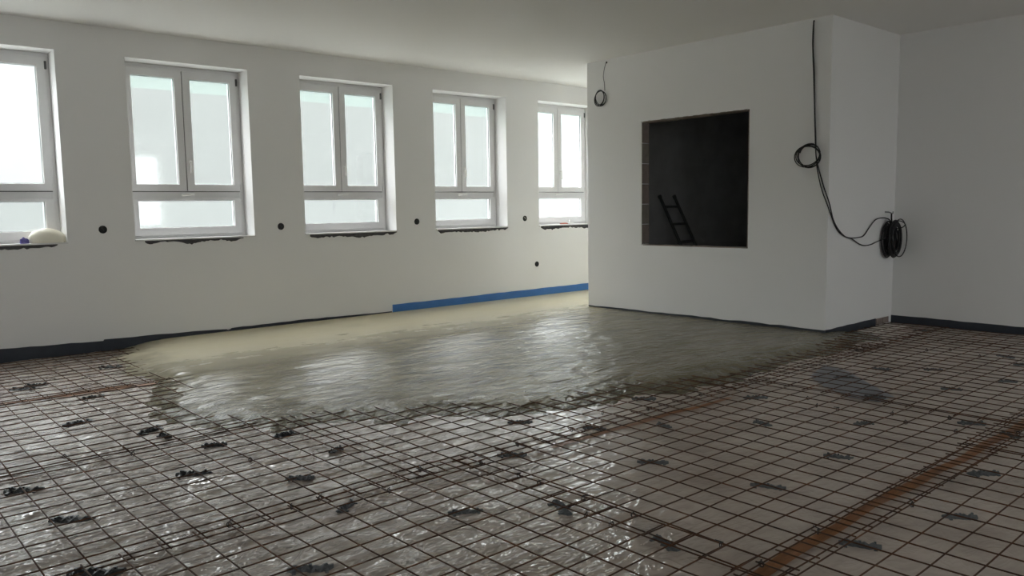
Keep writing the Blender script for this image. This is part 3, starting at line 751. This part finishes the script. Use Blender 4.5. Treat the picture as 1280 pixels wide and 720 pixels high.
# short lead with a small ring of cable near the passage end of the box wall
xq = XB-0.012
e = empty('cable_lead', (0, 0, 0)); tag(e, 'thin hanging cable ending in a small coil near the passage end of the box wall', 'cable')
MB().tube(smooth_path([(XB+0.004, 7.10, 3.225), (xq, 7.102, 3.215), (xq, 7.135, 3.13), (xq, 7.15, 3.04), (xq-0.004, 7.128, 2.95), (xq-0.006, 7.120, 2.86)], 6), 0.0042, 6).build('lead', m_plain('grey_lead', (0.12, 0.115, 0.105), 0.5), e, True)
MB().tube(coil_pts((xq-0.014, 7.19, 2.772), (0, 1, 0), (0, 0, 1), 0.088, 0.094, 4.1, 22, 0.016, 2, Vector((-0.012, 0, 0)), 0.6), 0.0055, 6).build('coil', M['cable'], e, True)
box('wall_plug', (XB-0.010, 7.09, 3.205), (XB+0.001, 7.112, 3.228), M['hole'], e, 0.003)
# long cable: from the ceiling edge, through a loop of slack, round the corner to the heavy coil
e = empty('power_cable', (0, 0, 0)); tag(e, 'long black cable looped at the box corner and ending in a heavy hanging coil', 'cable')
ys = YS-0.014
runA = [(XB+0.004, 4.247, 3.225), (xq, 4.249, 3.21), (xq, 4.256, 3.05), (xq, 4.250, 2.90), (xq, 4.238, 2.70), (xq, 4.222, 2.40), (xq, 4.205, 2.05), (xq-0.010, 4.190, 1.90), (xq-0.012, 4.178, 1.80), (xq-0.004, 4.165, 1.68),
        (xq, 4.12, 1.50), (xq-0.004, 4.055, 1.345), (xq+0.035, ys-0.004, 1.24), (8.10, ys, 1.085), (8.25, ys, 1.01), (8.42, ys, 0.978), (8.62, ys, 0.978), (8.73, ys, 0.995), (8.85, ys-0.004, 1.08), (8.98, ys-0.010, 1.16), (9.14, ys-0.02, 1.180), (9.24, ys-0.04, 1.165), (9.29, ys-0.05, 1.13)]
runB = [(xq-0.008, 4.244, 3.20), (xq-0.008, 4.243, 2.95), (xq-0.006, 4.226, 2.70), (xq-0.008, 4.212, 2.35), (xq-0.008, 4.192, 2.02), (xq-0.016, 4.184, 1.88), (xq-0.016, 4.170, 1.79), (xq-0.004, 4.140, 1.66),
        (xq-0.002, 4.088, 1.50), (xq+0.004, ys+0.0, 1.36), (8.02, ys, 1.19), (8.13, ys, 1.085), (8.28, ys-0.004, 1.00), (8.45, ys-0.002, 0.965), (8.62, ys, 0.905), (8.76, ys, 0.882), (8.92, ys, 0.888), (9.04, ys-0.01, 0.915), (9.16, ys-0.05, 0.95)]
MB().tube(smooth_path(runA, 8), 0.0062, 6).build('cable_run', M['cable'], e, True)
MB().tube(smooth_path(runB, 8), 0.0062, 6).build('cable_run', M['cable'], e, True)
MB().tube(coil_pts((xq-0.016, 4.262, 1.852), (0, 1, 0), (0, 0, 1), 0.130, 0.112, 4.3, 26, 0.020, 5, Vector((-0.016, 0, 0)), 0.2), 0.0058, 6).build('slack_loop', M['cable'], e, True)
cc = Vector((9.30, YS-0.075, 0.935)); bd = MB()
for k in range(30):
    r = 0.105+0.085*random.random()
    bd.tube(coil_pts(cc+Vector((random.uniform(-.010, .010), random.uniform(-.060, .060), random.uniform(-.012, .008))), (1, 0, 0), (0, 0, 1), r*0.80, r*1.12, 1.0, 28, 0.005, 30+k, Vector((0, random.uniform(-.02, .02), 0)), random.uniform(0, 6))[:-1], 0.0085, 6, True)
bd.build('heavy_coil', M['cable'], e, True)
MB().tube(coil_pts(cc+Vector((0.02, -0.075, 0.01)), (0.95, -0.2, 0), (0, 0, 1), 0.125, 0.205, 0.70, 30, 0.01, 77, start=-2.2), 0.0062, 6).build('loose_turn', M['cable'], e, True)
MB().tube(coil_pts(cc+Vector((0.0, -0.06, 0.165)), (0, 1, 0), (0, 0, 1), 0.085, 0.045, 1.0, 18, 0.0, 3)[:-1], 0.006, 6, True).build('binding', M['cable'], e, True)
hk = MB().tube(smooth_path([(9.27, YS+0.004, 1.245), (9.27, YS-0.05, 1.240), (9.272, YS-0.085, 1.225), (9.275, YS-0.09, 1.25)], 5), 0.007, 8).build('wall_hook', M['metal'], None, True)
tag(hk, 'small steel hook on the box side carrying the heavy cable coil', 'hook')
MB().tube(smooth_path([(9.272, YS-0.075, 1.228), (9.285, YS-0.07, 1.17), (9.30, YS-0.07, 1.11)], 5), 0.009, 6).build('hanger', M['cable'], e, True)

# ------------------------------------------------------------------ things on the sills
def blob(name, c, r, mat, label, cat, seed=0, flat=0.35, parent=None, lump=0.10):
    bm = bmesh.new(); bmesh.ops.create_icosphere(bm, subdivisions=4, radius=1.0)
    rs = random.Random(seed); ph = [rs.uniform(0, 6) for _ in range(6)]
    for v in bm.verts:
        p = v.co.copy()
        k = 1+lump*(math.sin(3*p.x+ph[0])*math.sin(2.6*p.y+ph[1])+0.5*math.sin(6*p.x+5*p.z+ph[2])*math.sin(5*p.y+ph[3]))
        z = p.z*k
        if z < -flat: z = -flat+(z+flat)*0.06
        v.co = Vector((p.x*k*r[0], p.y*k*r[1], (z+flat)*r[2]/(1+flat)))
    me = bpy.data.meshes.new(name); bm.to_mesh(me); bm.free(); me.materials.append(mat)
    me.polygons.foreach_set('use_smooth', [True]*len(me.polygons))
    o = bpy.data.objects.new(name, me); o.location = c; link(o, parent)
    if label: tag(o, label, cat)
    return o
e = empty('plastic_bag', (1.775, YW+0.115, ZS)); tag(e, 'slumped cream plastic bag on the first window sill', 'bag')
blob('bag_body', (0, 0, 0.0), (0.17, 0.095, 0.142), M['bag'], None, None, 4, 0.45, e, 0.05)
MB().tube(smooth_path([(0.13, -0.02, 0.02), (0.155, -0.04, 0.015), (0.165, -0.05, 0.004)], 4), [0.02]*8+[0.008], 8).build('bag_corner', M['bag'], e, True)
blob('crumpled_cloth', (1.575, YW+0.075, ZS), (0.042, 0.035, 0.055), M['cloth'], 'small crumpled violet cloth beside the cream bag', 'cloth', 9, 0.4, None, 0.25)
e = empty('hand_tool', (9.14, YW+0.07, ZS)); tag(e, 'small orange-handled tool lying on a window sill', 'tool')
MB().tube([(-0.17, 0.0, 0.011), (-0.12, 0.005, 0.012), (-0.05, 0.008, 0.013), (0.0, 0.01, 0.012), (0.02, 0.012, 0.011)], [0.007, 0.010, 0.011, 0.010, 0.008], 8).build('grip', M['orange'], e, True)
mb = MB().box((0.02, 0.0, 0.004), (0.14, 0.035, 0.028)); bevel(mb.build('head', M['white'], e), 0.006)
box('blade', (0.05, 0.005, 0.028), (0.09, 0.03, 0.062), M['white'], e, 0.006)

# ------------------------------------------------------------------ ladder inside the dark store
e = empty('step_ladder', (0, 0, 0)); tag(e, 'dark ladder leaning inside the square opening', 'ladder')
def lp(x, z): return Vector((x, 7.275-(1.49-z)*0.545, z))
zf = FLOOR+0.02
for x in (9.26, 9.60):
    a, b = lp(x, zf), lp(x, 1.49); d = (b-a).normalized()
    MB().tube([a, a.lerp(b, 0.5), b], 0.022, 8).build('rail', M['ladder'], e, True)
    MB().tube([b-d*0.03, b+d*0.012], 0.028, 8).build('rail_cap', M['ladder'], e, True)
for z in (0.33, 0.59, 0.84, 1.09, 1.34):
    MB().tube([lp(9.26, z), lp(9.60, z)], 0.017, 8).build('rung', M['ladder'], e, True)
